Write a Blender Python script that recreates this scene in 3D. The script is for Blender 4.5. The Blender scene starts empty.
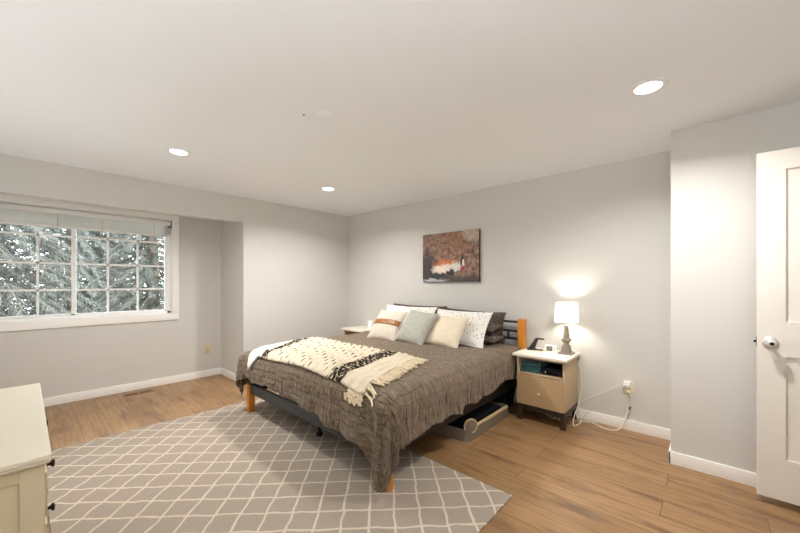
import bpy, bmesh, math, random
from mathutils import Vector, Matrix, Euler, noise

random.seed(7)
S = bpy.context.scene
COL = S.collection
PI = math.pi

# ---------------------------------------------------------------- camera
cam_d = bpy.data.cameras.new('camera')
cam = bpy.data.objects.new('camera', cam_d)
COL.objects.link(cam)
cam.location = (4.51, -3.665, 1.331)
cam.rotation_euler = (PI / 2, 0, math.radians(42.22))
cam_d.sensor_width = 36
cam_d.lens = 341.3 / 800 * 36
cam_d.shift_x = 0.0
cam_d.shift_y = (282.3 - 266.5) / 800
cam_d.clip_start = 0.05
S.camera = cam

# ---------------------------------------------------------------- world, light, exposure
W = bpy.data.worlds.new('overcast_sky')
S.world = W
W.use_nodes = True
wn = W.node_tree.nodes
wl = W.node_tree.links
wn.clear()
w_out = wn.new('ShaderNodeOutputWorld')
w_bg = wn.new('ShaderNodeBackground')
w_tc = wn.new('ShaderNodeTexCoord')
w_sep = wn.new('ShaderNodeSeparateXYZ')
w_rmp = wn.new('ShaderNodeValToRGB')
wl.new(w_tc.outputs['Generated'], w_sep.inputs[0])
wl.new(w_sep.outputs[2], w_rmp.inputs[0])
w_rmp.color_ramp.elements[0].position = 0.0
w_rmp.color_ramp.elements[0].color = (0.86, 0.92, 0.98, 1)
w_rmp.color_ramp.elements[1].position = 0.7
w_rmp.color_ramp.elements[1].color = (0.95, 0.98, 1.0, 1)
wl.new(w_rmp.outputs[0], w_bg.inputs[0])
w_bg.inputs[1].default_value = 18.0
wl.new(w_bg.outputs[0], w_out.inputs[0])

LAMP_COL = (1.0, 0.972, 0.94)
CAN_POWER = 26.0
S.view_settings.view_transform = 'Standard'
S.view_settings.look = 'None'
S.view_settings.exposure = 0.12
S.view_settings.gamma = 1.0
S.view_settings.use_curve_mapping = False
try:
    S.cycles.max_bounces = 16
    S.cycles.diffuse_bounces = 10
    S.cycles.glossy_bounces = 5
    S.cycles.transparent_max_bounces = 16
    S.cycles.sample_clamp_indirect = 6
    S.cycles.caustics_reflective = False
    S.cycles.caustics_refractive = False
    S.cycles.use_denoising = True
except Exception:
    pass

def portal(loc, size, rot):
    l = bpy.data.lights.new('window_portal', 'AREA')
    l.shape = 'RECTANGLE'
    l.size, l.size_y = size
    l.cycles.is_portal = True
    o = bpy.data.objects.new('window_portal', l)
    o.location = loc
    o.rotation_euler = rot
    COL.objects.link(o)
def area(name, loc, aim, sx, sy, power, col):
    l = bpy.data.lights.new(name, 'AREA')
    l.shape = 'RECTANGLE'
    l.size, l.size_y = sx, sy
    l.energy = power
    l.color = col
    o = bpy.data.objects.new(name, l)
    o.location = loc
    o.rotation_euler = (Vector(aim) - Vector(loc)).to_track_quat('-Z', 'Y').to_euler()
    COL.objects.link(o)
    return o
# added fill lights behind the camera, aimed up to brighten the ceiling
area('ceiling_fill', (1.8, -4.32, 0.35), (1.9, -3.2, 2.5), 2.2, 0.25, 17, (0.93, 0.96, 1.0))
area('ceiling_fill', (4.7, -4.25, 1.45), (4.6, -3.9, 2.5), 1.2, 0.3, 42, (0.93, 0.96, 1.0))
portal((-0.90, -3.25, 1.53), (1.3, 1.9), (0, -PI / 2, 0))

# ---------------------------------------------------------------- helpers
def lin(c):
    return tuple(((v / 255) / 12.92 if v / 255 <= 0.04045 else ((v / 255 + 0.055) / 1.055) ** 2.4) for v in c) + (1,)

def nmat(name):
    m = bpy.data.materials.new(name)
    m.use_nodes = True
    n = m.node_tree.nodes
    l = m.node_tree.links
    b = n['Principled BSDF']
    return m, n, l, b

def pm(name, c, c2=None, scale=20, rough=0.6, bump=0.0, bscale=None, metal=0, stretch=None, detail=3, spec=0.5, coord='Object', sheen=0):
    """procedural paint/cloth/wood: two tones mixed by noise, optional bump"""
    m, n, l, b = nmat(name)
    c = lin(c)
    c2 = lin(c2) if c2 else tuple(min(1, v * 0.93) for v in c[:3]) + (1,)
    tc = n.new('ShaderNodeTexCoord')
    src = tc.outputs[coord]
    if stretch:
        mp = n.new('ShaderNodeMapping')
        mp.inputs['Scale'].default_value = stretch
        l.new(src, mp.inputs[0])
        src = mp.outputs[0]
    nz = n.new('ShaderNodeTexNoise')
    nz.inputs['Scale'].default_value = scale
    nz.inputs['Detail'].default_value = detail
    l.new(src, nz.inputs['Vector'])
    mx = n.new('ShaderNodeMix')
    mx.data_type = 'RGBA'
    l.new(nz.outputs['Fac'], mx.inputs['Factor'])
    mx.inputs['A'].default_value = c
    mx.inputs['B'].default_value = c2
    l.new(mx.outputs['Result'], b.inputs['Base Color'])
    b.inputs['Roughness'].default_value = rough
    b.inputs['Metallic'].default_value = metal
    b.inputs['Specular IOR Level'].default_value = spec
    if sheen:
        b.inputs['Sheen Weight'].default_value = sheen
    if bump:
        bz = n.new('ShaderNodeTexNoise')
        bz.inputs['Scale'].default_value = bscale or scale * 4
        l.new(src, bz.inputs['Vector'])
        bp = n.new('ShaderNodeBump')
        bp.inputs['Strength'].default_value = bump
        bp.inputs['Distance'].default_value = 0.004
        l.new(bz.outputs['Fac'], bp.inputs['Height'])
        l.new(bp.outputs[0], b.inputs['Normal'])
    return m

def emat(name, c, strength):
    m, n, l, b = nmat(name)
    b.inputs['Base Color'].default_value = (0.9, 0.9, 0.9, 1)
    b.inputs['Emission Color'].default_value = tuple(c) + (1,)
    b.inputs['Emission Strength'].default_value = strength
    return m

class N:
    """tiny node-graph helper"""
    def __init__(s, name):
        s.m, s.n, s.l, s.b = nmat(name)
    def math(s, op, a, b=None, c=None, clamp=False):
        q = s.n.new('ShaderNodeMath')
        q.operation = op
        q.use_clamp = clamp
        for i, v in enumerate((a, b, c)):
            if v is None:
                continue
            if hasattr(v, 'node'):
                s.l.new(v, q.inputs[i])
            else:
                q.inputs[i].default_value = v
        return q.outputs[0]
    def mix(s, f, a, b):
        q = s.n.new('ShaderNodeMix')
        q.data_type = 'RGBA'
        for k, v in (('Factor', f), ('A', a), ('B', b)):
            if hasattr(v, 'node'):
                s.l.new(v, q.inputs[k])
            else:
                q.inputs[k].default_value = v
        return q.outputs['Result']
    def tex(s, coord):
        return s.n.new('ShaderNodeTexCoord').outputs[coord]
    def map(s, v, scale=(1, 1, 1), loc=(0, 0, 0), rot=(0, 0, 0)):
        q = s.n.new('ShaderNodeMapping')
        q.inputs['Scale'].default_value = scale
        q.inputs['Location'].default_value = loc
        q.inputs['Rotation'].default_value = rot
        s.l.new(v, q.inputs[0])
        return q.outputs[0]
    def noise(s, v, scale, detail=2, rough=0.5, col=False):
        q = s.n.new('ShaderNodeTexNoise')
        q.inputs['Scale'].default_value = scale
        q.inputs['Detail'].default_value = detail
        q.inputs['Roughness'].default_value = rough
        s.l.new(v, q.inputs['Vector'])
        return q.outputs['Color' if col else 'Fac']
    def sep(s, v):
        q = s.n.new('ShaderNodeSeparateXYZ')
        s.l.new(v, q.inputs[0])
        return q.outputs
    def bump(s, h, strength=0.5, dist=0.01):
        q = s.n.new('ShaderNodeBump')
        q.inputs['Strength'].default_value = strength
        q.inputs['Distance'].default_value = dist
        s.l.new(h, q.inputs['Height'])
        s.l.new(q.outputs[0], s.b.inputs['Normal'])
    def band(s, v, lo, hi, soft=0.002):
        """1 between lo and hi"""
        a = s.math('MULTIPLY', s.math('SUBTRACT', v, lo), 1 / soft, clamp=True)
        b = s.math('MULTIPLY', s.math('SUBTRACT', hi, v), 1 / soft, clamp=True)
        return s.math('MULTIPLY', a, b)
    def ell(s, u, v, cu, cv, ru, rv, soft=0.35):
        du = s.math('DIVIDE', s.math('SUBTRACT', u, cu), ru)
        dv = s.math('DIVIDE', s.math('SUBTRACT', v, cv), rv)
        d = s.math('ADD', s.math('MULTIPLY', du, du), s.math('MULTIPLY', dv, dv))
        return s.math('MULTIPLY', s.math('SUBTRACT', 1.0, d), 1 / soft, clamp=True)

class MB:
    def __init__(s):
        s.v = []; s.f = []; s.uv = None
    def box(s, x0, y0, z0, x1, y1, z1):
        k = len(s.v)
        s.v += [(x, y, z) for z in (z0, z1) for y in (y0, y1) for x in (x0, x1)]
        s.f += [tuple(k + i for i in q) for q in ((0, 2, 3, 1), (4, 5, 7, 6), (0, 1, 5, 4), (2, 6, 7, 3), (0, 4, 6, 2), (1, 3, 7, 5))]
        return s
    def frustum(s, cx, cy, z0, w0, d0, z1, w1, d1):
        k = len(s.v)
        for z, w, d in ((z0, w0, d0), (z1, w1, d1)):
            s.v += [(cx - w / 2, cy - d / 2, z), (cx + w / 2, cy - d / 2, z), (cx + w / 2, cy + d / 2, z), (cx - w / 2, cy + d / 2, z)]
        s.f += [tuple(k + i for i in q) for q in ((3, 2, 1, 0), (4, 5, 6, 7), (0, 1, 5, 4), (1, 2, 6, 5), (2, 3, 7, 6), (3, 0, 4, 7))]
        return s
    def prism(s, poly, axis, a0, a1):
        """extrude a polygon given in the two other axes along 'axis'"""
        k = len(s.v); n = len(poly)
        def mk(p, a):
            return {'x': (a, p[0], p[1]), 'y': (p[0], a, p[1]), 'z': (p[0], p[1], a)}[axis]
        s.v += [mk(p, a0) for p in poly] + [mk(p, a1) for p in poly]
        s.f.append(tuple(k + i for i in range(n))[::-1]); s.f.append(tuple(k + n + i for i in range(n)))
        for i in range(n):
            j = (i + 1) % n
            s.f.append((k + i, k + j, k + n + j, k + n + i))
        return s
    def lathe(s, prof, n=24, c=(0, 0, 0), axis='z'):
        k = len(s.v); m = len(prof)
        for (r, z) in prof:
            for i in range(n):
                a = 2 * PI * i / n
                p = (r * math.cos(a), r * math.sin(a), z)
                if axis == 'y':
                    p = (p[0], z, p[1])
                elif axis == 'x':
                    p = (z, p[0], p[1])
                s.v.append((p[0] + c[0], p[1] + c[1], p[2] + c[2]))
        for j in range(m - 1):
            for i in range(n):
                i2 = (i + 1) % n
                s.f.append((k + j * n + i, k + j * n + i2, k + (j + 1) * n + i2, k + (j + 1) * n + i))
        s.f.append(tuple(k + i for i in range(n))[::-1])
        s.f.append(tuple(k + (m - 1) * n + i for i in range(n)))
        return s
    def tube(s, pts, r, n=8, smooth=0, closed=False):
        P = [Vector(p) for p in pts]
        if smooth:
            Q = []
            m = len(P)
            for i in range(m if closed else m - 1):
                p0 = P[(i - 1) % m] if (closed or i > 0) else P[0]
                p1 = P[i]; p2 = P[(i + 1) % m]
                p3 = P[(i + 2) % m] if (closed or i + 2 < m) else P[-1]
                for q in range(smooth):
                    t = q / smooth
                    Q.append(0.5 * ((2 * p1) + (p2 - p0) * t + (2 * p0 - 5 * p1 + 4 * p2 - p3) * t * t + (3 * p1 - p0 - 3 * p2 + p3) * t ** 3))
            if not closed:
                Q.append(P[-1])
            P = Q
        m = len(P); k = len(s.v)
        up = Vector((0, 0, 1))
        prev = None
        for i in range(m):
            if closed:
                d = P[(i + 1) % m] - P[i - 1]
            else:
                d = P[min(i + 1, m - 1)] - P[max(i - 1, 0)]
            d.normalize()
            if prev is None:
                a = d.orthogonal().normalized()
            else:
                a = (prev - d * prev.dot(d)).normalized()
            prev = a
            b = d.cross(a)
            rr = r[i * len(r) // m] if isinstance(r, (list, tuple)) else r
            for j in range(n):
                t = 2 * PI * j / n
                s.v.append(tuple(P[i] + a * rr * math.cos(t) + b * rr * math.sin(t)))
        for i in range(m if closed else m - 1):
            i2 = (i + 1) % m
            for j in range(n):
                j2 = (j + 1) % n
                s.f.append((k + i * n + j, k + i * n + j2, k + i2 * n + j2, k + i2 * n + j))
        if not closed:
            s.f.append(tuple(k + j for j in range(n))[::-1])
            s.f.append(tuple(k + (m - 1) * n + j for j in range(n)))
        return s
    def grid(s, fn, us, vs, uv=None):
        k = len(s.v); nu, nv = len(us), len(vs)
        if s.uv is None:
            s.uv = {}
        for i, u in enumerate(us):
            for j, v in enumerate(vs):
                s.v.append(tuple(fn(u, v)))
                s.uv[k + i * nv + j] = uv(u, v) if uv else (u, v)
        for i in range(nu - 1):
            for j in range(nv - 1):
                s.f.append((k + i * nv + j, k + (i + 1) * nv + j, k + (i + 1) * nv + j + 1, k + i * nv + j + 1))
        return s
    def move(s, M):
        s.v = [tuple(M @ Vector(p)) for p in s.v]
        return s
    def build(s, name, mat, parent=None, bevel=0.0, smooth=40, segs=2, solid=0.0, fix=True):
        me = bpy.data.meshes.new(name)
        me.from_pydata(s.v, [], s.f)
        if s.uv:
            ul = me.uv_layers.new(name='UVMap')
            for lp in me.loops:
                ul.data[lp.index].uv = s.uv.get(lp.vertex_index, (0, 0))
        bm = bmesh.new()
        bm.from_mesh(me)
        if fix and not s.uv:
            bmesh.ops.recalc_face_normals(bm, faces=bm.faces)
        if bevel:
            es = [e for e in bm.edges if len(e.link_faces) == 2 and e.calc_face_angle(0) > 0.6]
            bmesh.ops.bevel(bm, geom=es, offset=bevel, segments=segs, profile=0.6, affect='EDGES', clamp_overlap=True)
        bm.to_mesh(me)
        bm.free()
        if smooth:
            me.shade_smooth()
            me.set_sharp_from_angle(angle=math.radians(smooth))
        me.materials.append(mat)
        o = bpy.data.objects.new(name, me)
        COL.objects.link(o)
        if parent is not None:
            o.parent = parent
        if solid:
            md = o.modifiers.new('thickness', 'SOLIDIFY')
            md.thickness = solid
            md.offset = 0
        return o

def thing(name, label, cat, loc=(0, 0, 0), rz=0, group=None):
    o = bpy.data.objects.new(name, None)
    COL.objects.link(o)
    o.empty_display_size = 0.1
    o.location = loc
    o.rotation_euler = (0, 0, rz)
    o['label'] = label
    o['category'] = cat
    if group:
        o['group'] = group
    return o

def tag(o, label, cat, group=None):
    o['label'] = label
    o['category'] = cat
    if group:
        o['group'] = group
    return o

def struct(o):
    o['kind'] = 'structure'
    return o

def dup(root, loc, label, rz=None):
    r = root.copy()
    COL.objects.link(r)
    r.location = loc
    if rz is not None:
        r.rotation_euler = (0, 0, rz)
    r['label'] = label
    for ch in list(root.children):
        c = ch.copy()
        COL.objects.link(c)
        c.parent = r
        for g in list(ch.children):
            d = g.copy()
            COL.objects.link(d)
            d.parent = c
    return r

def fr(a, b, n):
    return [a + (b - a) * i / (n - 1) for i in range(n)]

# ---------------------------------------------------------------- materials
M = {}
M['wall'] = pm('wall_paint', (210, 208, 203), (206, 204, 199), 3, 0.75, 0.05, 220)
M['ceiling'] = pm('ceiling_paint', (241, 244, 247), (238, 241, 244), 3, 0.85, 0.04, 200)
M['trim'] = pm('trim_paint', (248, 247, 243), (245, 243, 239), 6, 0.4)
M['vinyl'] = pm('window_vinyl', (250, 250, 249), (247, 247, 246), 8, 0.35)
M['blind'] = pm('blind_slats', (248, 247, 244), (240, 239, 236), 30, 0.5)
M['door'] = pm('door_paint', (232, 227, 218), (228, 223, 214), 5, 0.35)
M['oak_orange'] = pm('honey_pine', (214, 142, 48), (190, 116, 30), 6, 0.4, stretch=(8, 8, 1))
M['black_metal'] = pm('black_powder_coat', (32, 31, 31), (26, 25, 25), 30, 0.45)
M['grey_rail'] = pm('charcoal_rail', (62, 63, 66), (54, 55, 58), 30, 0.6)
M['sheet'] = pm('white_sheet', (232, 230, 226), (222, 220, 216), 12, 0.85)
M['brown_sham'] = None
M['white_plastic'] = pm('white_plastic', (240, 240, 238), (232, 232, 230), 10, 0.35)
M['almond'] = pm('almond_plate', (214, 200, 150), (204, 190, 140), 10, 0.4)
M['cream_plate'] = pm('cream_plate', (232, 222, 196), (226, 216, 190), 10, 0.4)
M['dark'] = pm('dark_slot', (20, 17, 15), (14, 12, 10), 10, 0.6)
M['dark_bronze'] = pm('dark_bronze', (48, 34, 28), (36, 26, 22), 30, 0.4, metal=0.6)
M['brass'] = pm('brushed_brass', (228, 204, 160), (214, 188, 142), 40, 0.3, metal=0.4)
M['nickel'] = pm('satin_nickel', (225, 222, 216), (214, 210, 204), 40, 0.28, metal=0.35)
M['ns_body'] = pm('nightstand_beige', (196, 174, 140), (190, 168, 134), 8, 0.5)
M['ns_panel'] = pm('nightstand_front', (182, 154, 116), (176, 148, 110), 8, 0.5)
M['ns_top'] = pm('nightstand_top', (232, 224, 210), (226, 218, 204), 8, 0.4)
M['ns_frame'] = pm('dark_walnut_base', (60, 46, 34), (46, 35, 26), 10, 0.5, stretch=(4, 4, 1))
M['dresser'] = pm('cream_dresser_paint', (204, 191, 160), (198, 184, 152), 5, 0.45)
M['dresser_top'] = pm('dresser_top_paint', (222, 214, 194), (214, 205, 184), 4, 0.35)
M['lamp_wood'] = pm('weathered_grey_wood', (158, 146, 132), (112, 100, 88), 25, 0.6, 0.3, 60, stretch=(1, 1, 0.25))
M['black_plastic'] = pm('black_plastic', (28, 28, 29), (22, 22, 23), 20, 0.35)
M['screen'] = pm('lcd_screen', (120, 118, 98), (104, 102, 84), 20, 0.25)
M['teal'] = pm('teal_towel', (58, 120, 122), (40, 94, 98), 30, 0.9, 0.8, 160, sheen=0.3)
M['black_cloth'] = pm('black_cloth', (34, 35, 37), (22, 23, 24), 20, 0.9, 0.4, 90, spec=0.1)
M['grey_box'] = pm('grey_plastic', (110, 116, 120), (92, 98, 102), 10, 0.4)
M['cord_white'] = pm('white_cord', (232, 226, 212), (222, 216, 202), 30, 0.5)
M['cord_grey'] = pm('thin_grey_cord', (190, 184, 172), (178, 172, 160), 30, 0.5)
M['vent'] = pm('tan_metal', (160, 118, 76), (148, 106, 66), 30, 0.5)
M['bag'] = pm('taupe_felt', (128, 114, 98), (108, 96, 82), 60, 0.9, 0.5, 200)
M['bag_rim'] = pm('straw_trim', (212, 190, 148), (178, 152, 110), 90, 0.85, 0.6, 200)
M['maroon'] = pm('maroon_cloth', (96, 30, 34), (70, 22, 26), 30, 0.9)
M['leather'] = pm('tan_leather', (158, 104, 50), (132, 84, 38), 14, 0.45, 0.25, 120)
M['bark'] = pm('conifer_bark', (96, 84, 72), (66, 58, 50), 12, 0.9, 0.8, 40)
M['ground'] = pm('wet_lawn', (120, 130, 104), (92, 104, 82), 2, 0.95)
M['pill_cream'] = pm('cream_linen', (226, 213, 190), (216, 202, 178), 40, 0.9, 0.25, 300, stretch=(1, 6, 1))
M['pill_sage'] = pm('sage_linen', (174, 173, 163), (160, 159, 149), 40, 0.9, 0.35, 160)
M['pill_grey'] = pm('oatmeal_linen', (208, 198, 184), (190, 180, 166), 60, 0.9, 0.3, 240)
M['piping'] = pm('ivory_piping', (236, 230, 218), (228, 222, 210), 40, 0.8)

def leafmat(name, c, c2):
    g = N(name)
    nz = g.noise(g.tex('Object'), 1.7, 3)
    g.l.new(g.mix(nz, lin(c), lin(c2)), g.b.inputs['Base Color'])
    g.b.inputs['Roughness'].default_value = 0.7
    g.b.inputs['Subsurface Weight'].default_value = 0.0
    return g.m
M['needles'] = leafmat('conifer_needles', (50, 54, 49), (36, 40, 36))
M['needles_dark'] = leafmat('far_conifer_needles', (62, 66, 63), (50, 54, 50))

def glassmat():
    m, n, l, b = nmat('window_glass')
    n.remove(b)
    out = n['Material Output']
    tr = n.new('ShaderNodeBsdfTransparent')
    gl = n.new('ShaderNodeBsdfGlossy')
    gl.inputs['Roughness'].default_value = 0.02
    fres = n.new('ShaderNodeFresnel')
    fres.inputs['IOR'].default_value = 1.5
    nz = n.new('ShaderNodeTexNoise')
    nz.inputs['Scale'].default_value = 2.0
    tr.inputs['Color'].default_value = (0.95, 0.97, 0.96, 1)
    mx = n.new('ShaderNodeMixShader')
    l.new(fres.outputs[0], mx.inputs[0])
    l.new(tr.outputs[0], mx.inputs[1])
    l.new(gl.outputs[0], mx.inputs[2])
    l.new(mx.outputs[0], out.inputs[0])
    return m
M['glass'] = glassmat()

def floormat():
    g = N('oak_plank_floor')
    co = g.map(g.tex('Object'), loc=(0.13, 1.61, 0))
    br = g.n.new('ShaderNodeTexBrick')
    br.offset = 0.37
    br.offset_frequency = 2
    br.inputs['Scale'].default_value = 1
    br.inputs['Brick Width'].default_value = 1.22
    br.inputs['Row Height'].default_value = 0.19
    br.inputs['Mortar Size'].default_value = 0.0019
    br.inputs['Mortar Smooth'].default_value = 0.3
    br.inputs['Bias'].default_value = 0
    br.inputs['Color1'].default_value = (0, 0, 0, 1)
    br.inputs['Color2'].default_value = (1, 1, 1, 1)
    br.inputs['Mortar'].default_value = (0.5, 0.5, 0.5, 1)
    g.l.new(co, br.inputs['Vector'])
    rnd = br.outputs['Color']
    # per-plank shift of the grain
    sh = g.n.new('ShaderNodeVectorMath'); sh.operation = 'MULTIPLY_ADD'
    g.l.new(rnd, sh.inputs[0]); sh.inputs[1].default_value = (7, 3, 0); g.l.new(co, sh.inputs[2])
    gr = g.noise(g.map(sh.outputs[0], (1.6, 26, 1)), 1.6, 5, 0.62)
    blot = g.noise(g.map(sh.outputs[0], (1.4, 5.5, 1)), 1.5, 3, 0.6)
    c = g.mix(rnd, lin((143, 110, 74)), lin((168, 132, 92)))
    c = g.mix(g.math('MULTIPLY', g.math('SUBTRACT', gr, 0.42), 2.6, clamp=True), c, lin((122, 90, 58)))
    c = g.mix(g.math('MULTIPLY', g.math('SUBTRACT', blot, 0.53), 5.0, clamp=True), c, lin((106, 77, 53)))
    c = g.mix(br.outputs['Fac'], c, lin((84, 58, 40)))
    g.l.new(c, g.b.inputs['Base Color'])
    g.l.new(g.math('ADD', g.math('MULTIPLY', gr, 0.12), 0.30), g.b.inputs['Roughness'])
    h = g.math('SUBTRACT', g.math('MULTIPLY', gr, 0.15), br.outputs['Fac'])
    g.bump(h, 0.25, 0.002)
    return g.m
M['floor'] = floormat()

def rugmat():
    g = N('taupe_lattice_rug')
    co = g.tex('Object')
    wob = g.noise(co, 9, 2, col=True)
    va = g.n.new('ShaderNodeVectorMath'); va.operation = 'MULTIPLY_ADD'
    g.l.new(wob, va.inputs[0]); va.inputs[1].default_value = (0.034, 0.034, 0); g.l.new(co, va.inputs[2])
    x, y, z = g.sep(va.outputs[0])
    P = 0.206
    def ln(e, off):
        f = g.math('FRACT', g.math('ADD', g.math('DIVIDE', e, P), off))
        d = g.math('ABSOLUTE', g.math('SUBTRACT', f, 0.5))
        return g.math('MULTIPLY', g.math('SUBTRACT', 0.062, d), 34.0, clamp=True)
    a = ln(g.math('ADD', x, y), 0.80)
    b = ln(g.math('SUBTRACT', x, y), 0.09)
    m = g.math('MAXIMUM', a, b)
    fine = g.noise(co, 260, 2)
    pile = g.noise(g.map(co, (5, 40, 1)), 5, 4, 0.7)
    base = g.mix(pile, lin((140, 128, 116)), lin((174, 160, 146)))
    base = g.mix(g.math('MULTIPLY', fine, 0.35), base, lin((130, 120, 111)))
    line = g.mix(fine, lin((208, 195, 175)), lin((184, 170, 152)))
    g.l.new(g.mix(m, base, line), g.b.inputs['Base Color'])
    g.b.inputs['Roughness'].default_value = 0.95
    g.b.inputs['Specular IOR Level'].default_value = 0.15
    h = g.math('ADD', g.math('MULTIPLY', m, 1.0), g.math('MULTIPLY', fine, 0.5))
    g.bump(h, 0.6, 0.004)
    return g.m
M['rug'] = rugmat()

def quiltmat(name, c1, c2, cl, su=0.075, sv=0.05, side=2.7):
    """ruched cloth: stitched lines both ways with puckers between"""
    g = N(name)
    uv = g.tex('UV')
    wob = g.noise(uv, 7, 3, col=True)
    va = g.n.new('ShaderNodeVectorMath'); va.operation = 'MULTIPLY_ADD'
    g.l.new(wob, va.inputs[0]); va.inputs[1].default_value = (0.05, 0.05, 0); g.l.new(uv, va.inputs[2])
    x, y, z = g.sep(va.outputs[0])
    def ridge(e, p):
        f = g.math('FRACT', g.math('DIVIDE', e, p))
        return g.math('ABSOLUTE', g.math('SUBTRACT', g.math('MULTIPLY', f, 2.0), 1.0))
    ry = ridge(y, sv)
    rx = ridge(x, su)
    u0, v0, w0 = g.sep(uv)
    pa = g.noise(g.map(va.outputs[0], (11, 62, 1)), 1.0, 3, 0.62)
    pb = g.noise(g.map(va.outputs[0], (60, 16, 1)), 1.0, 3, 0.62)
    fside = g.math('MULTIPLY', g.math('SUBTRACT', u0, side), 6.0, clamp=True)
    pm_ = g.n.new('ShaderNodeMix')
    g.l.new(fside, pm_.inputs[0]); g.l.new(pb, pm_.inputs[2]); g.l.new(pa, pm_.inputs[3])
    puck = pm_.outputs[0]
    lines = g.math('MAXIMUM', g.math('MULTIPLY', g.math('SUBTRACT', ry, 0.80), 5.0, clamp=True),
                   g.math('MULTIPLY', g.math('SUBTRACT', rx, 0.86), 5.0, clamp=True))
    c = g.mix(g.math('MULTIPLY', g.math('SUBTRACT', puck, 0.3), 2.5, clamp=True), lin(c2), lin(c1))  # pucker hollows tinted darker: shade of the ruching put into the colour
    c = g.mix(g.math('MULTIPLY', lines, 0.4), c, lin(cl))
    g.l.new(c, g.b.inputs['Base Color'])
    g.b.inputs['Roughness'].default_value = 0.85
    g.b.inputs['Specular IOR Level'].default_value = 0.2
    g.b.inputs['Sheen Weight'].default_value = 0.15
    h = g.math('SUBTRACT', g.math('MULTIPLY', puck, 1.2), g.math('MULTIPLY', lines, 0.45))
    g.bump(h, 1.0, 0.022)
    return g.m
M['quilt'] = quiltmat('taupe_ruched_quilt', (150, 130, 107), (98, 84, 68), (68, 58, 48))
M['brown_sham'] = quiltmat('brown_ruched_sham', (108, 94, 80), (84, 72, 62), (54, 46, 40), 0.06, 0.045)

def throwmat():
    g = N('cream_knit_throw')
    uv = g.tex('UV')
    wob = g.noise(uv, 14, 2, col=True)
    va = g.n.new('ShaderNodeVectorMath'); va.operation = 'MULTIPLY_ADD'
    g.l.new(wob, va.inputs[0]); va.inputs[1].default_value = (0.02, 0.02, 0); g.l.new(uv, va.inputs[2])
    x, y, z = g.sep(va.outputs[0])       # x runs over the bed's width in metres from 0 to 2.1, y over the depth
    cream = g.mix(g.noise(uv, 60, 3), lin((224, 213, 192)), lin((202, 188, 164)))
    white = g.mix(g.noise(uv, 60, 3), lin((240, 238, 232)), lin((222, 218, 210)))
    ch = g.noise(g.map(va.outputs[0], (44, 30, 1)), 1.0, 2, 0.6)
    bandc = g.mix(g.math('MULTIPLY', g.math('SUBTRACT', ch, 0.53), 14.0, clamp=True), lin((44, 36, 30)), lin((206, 190, 162)))
    band = g.math('MAXIMUM', g.band(x, 0.30, 0.44, 0.01), g.band(x, 1.64, 1.82, 0.01))
    # dark dashes in rows, shifted from row to row
    row = g.math('DIVIDE', x, 0.088)
    rf = g.math('FRACT', row)
    ri = g.math('FLOOR', row)
    inrow = g.band(rf, 0.40, 0.60, 0.06)
    yf = g.math('FRACT', g.math('ADD', g.math('DIVIDE', y, 0.10), g.math('MULTIPLY', ri, 0.37)))
    dash = g.math('MULTIPLY', inrow, g.band(yf, 0.10, 0.68, 0.08))
    dash = g.math('MULTIPLY', dash, g.band(x, 0.44, 1.64, 0.005))
    c = g.mix(g.band(x, -1.0, 0.30, 0.01), cream, white)
    row_shade = g.math('MULTIPLY', g.band(rf, 0.42, 0.58, 0.08), g.band(x, 0.44, 1.64, 0.005))  # shade between the chunky knit rows, painted as a faint darker line
    c = g.mix(g.math('MULTIPLY', row_shade, 0.35), c, lin((150, 128, 98)))
    c = g.mix(dash, c, lin((62, 50, 40)))
    c = g.mix(band, c, bandc)
    g.l.new(c, g.b.inputs['Base Color'])
    g.b.inputs['Roughness'].default_value = 0.95
    g.b.inputs['Specular IOR Level'].default_value = 0.1
    ridge = g.math('ABSOLUTE', g.math('SUBTRACT', g.math('MULTIPLY', rf, 2.0), 1.0))
    h = g.math('ADD', g.math('MULTIPLY', g.math('SUBTRACT', 1.0, ridge), 0.8), g.math('MULTIPLY', ch, 0.9))
    g.bump(h, 0.9, 0.014)
    return g.m
M['throw'] = throwmat()

def floralmat():
    g = N('white_sprig_cotton')
    uv = g.tex('UV')
    vo = g.n.new('ShaderNodeTexVoronoi')
    vo.inputs['Scale'].default_value = 30
    vo.inputs['Randomness'].default_value = 0.85
    g.l.new(uv, vo.inputs['Vector'])
    nz = g.noise(uv, 60, 2)
    d = g.math('ADD', vo.outputs['Distance'], g.math('MULTIPLY', g.math('SUBTRACT', nz, 0.5), 0.5))
    spot = g.math('MULTIPLY', g.math('SUBTRACT', 0.34, d), 7.0, clamp=True)
    c = g.mix(g.math('MULTIPLY', spot, 0.75), lin((226, 223, 216)), lin((120, 118, 112)))
    g.l.new(c, g.b.inputs['Base Color'])
    g.b.inputs['Roughness'].default_value = 0.9
    g.bump(g.noise(uv, 12, 3), 0.2, 0.01)
    return g.m
M['floral'] = floralmat()

def shademat():
    """linen shade that lets the bulb's light through"""
    g = N('linen_lamp_shade')
    nz = g.noise(g.map(g.tex('Object'), (1, 1, 6)), 60, 2)
    c = g.mix(nz, lin((248, 243, 234)), lin((240, 234, 224)))
    g.n.remove(g.b)
    out = g.n['Material Output']
    df = g.n.new('ShaderNodeBsdfDiffuse'); tl = g.n.new('ShaderNodeBsdfTranslucent')
    g.l.new(c, df.inputs[0]); g.l.new(c, tl.inputs[0])
    mx = g.n.new('ShaderNodeMixShader'); mx.inputs[0].default_value = 0.14
    g.l.new(df.outputs[0], mx.inputs[1]); g.l.new(tl.outputs[0], mx.inputs[2])
    g.l.new(mx.outputs[0], out.inputs[0])
    return g.m
M['shade'] = shademat()

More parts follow.
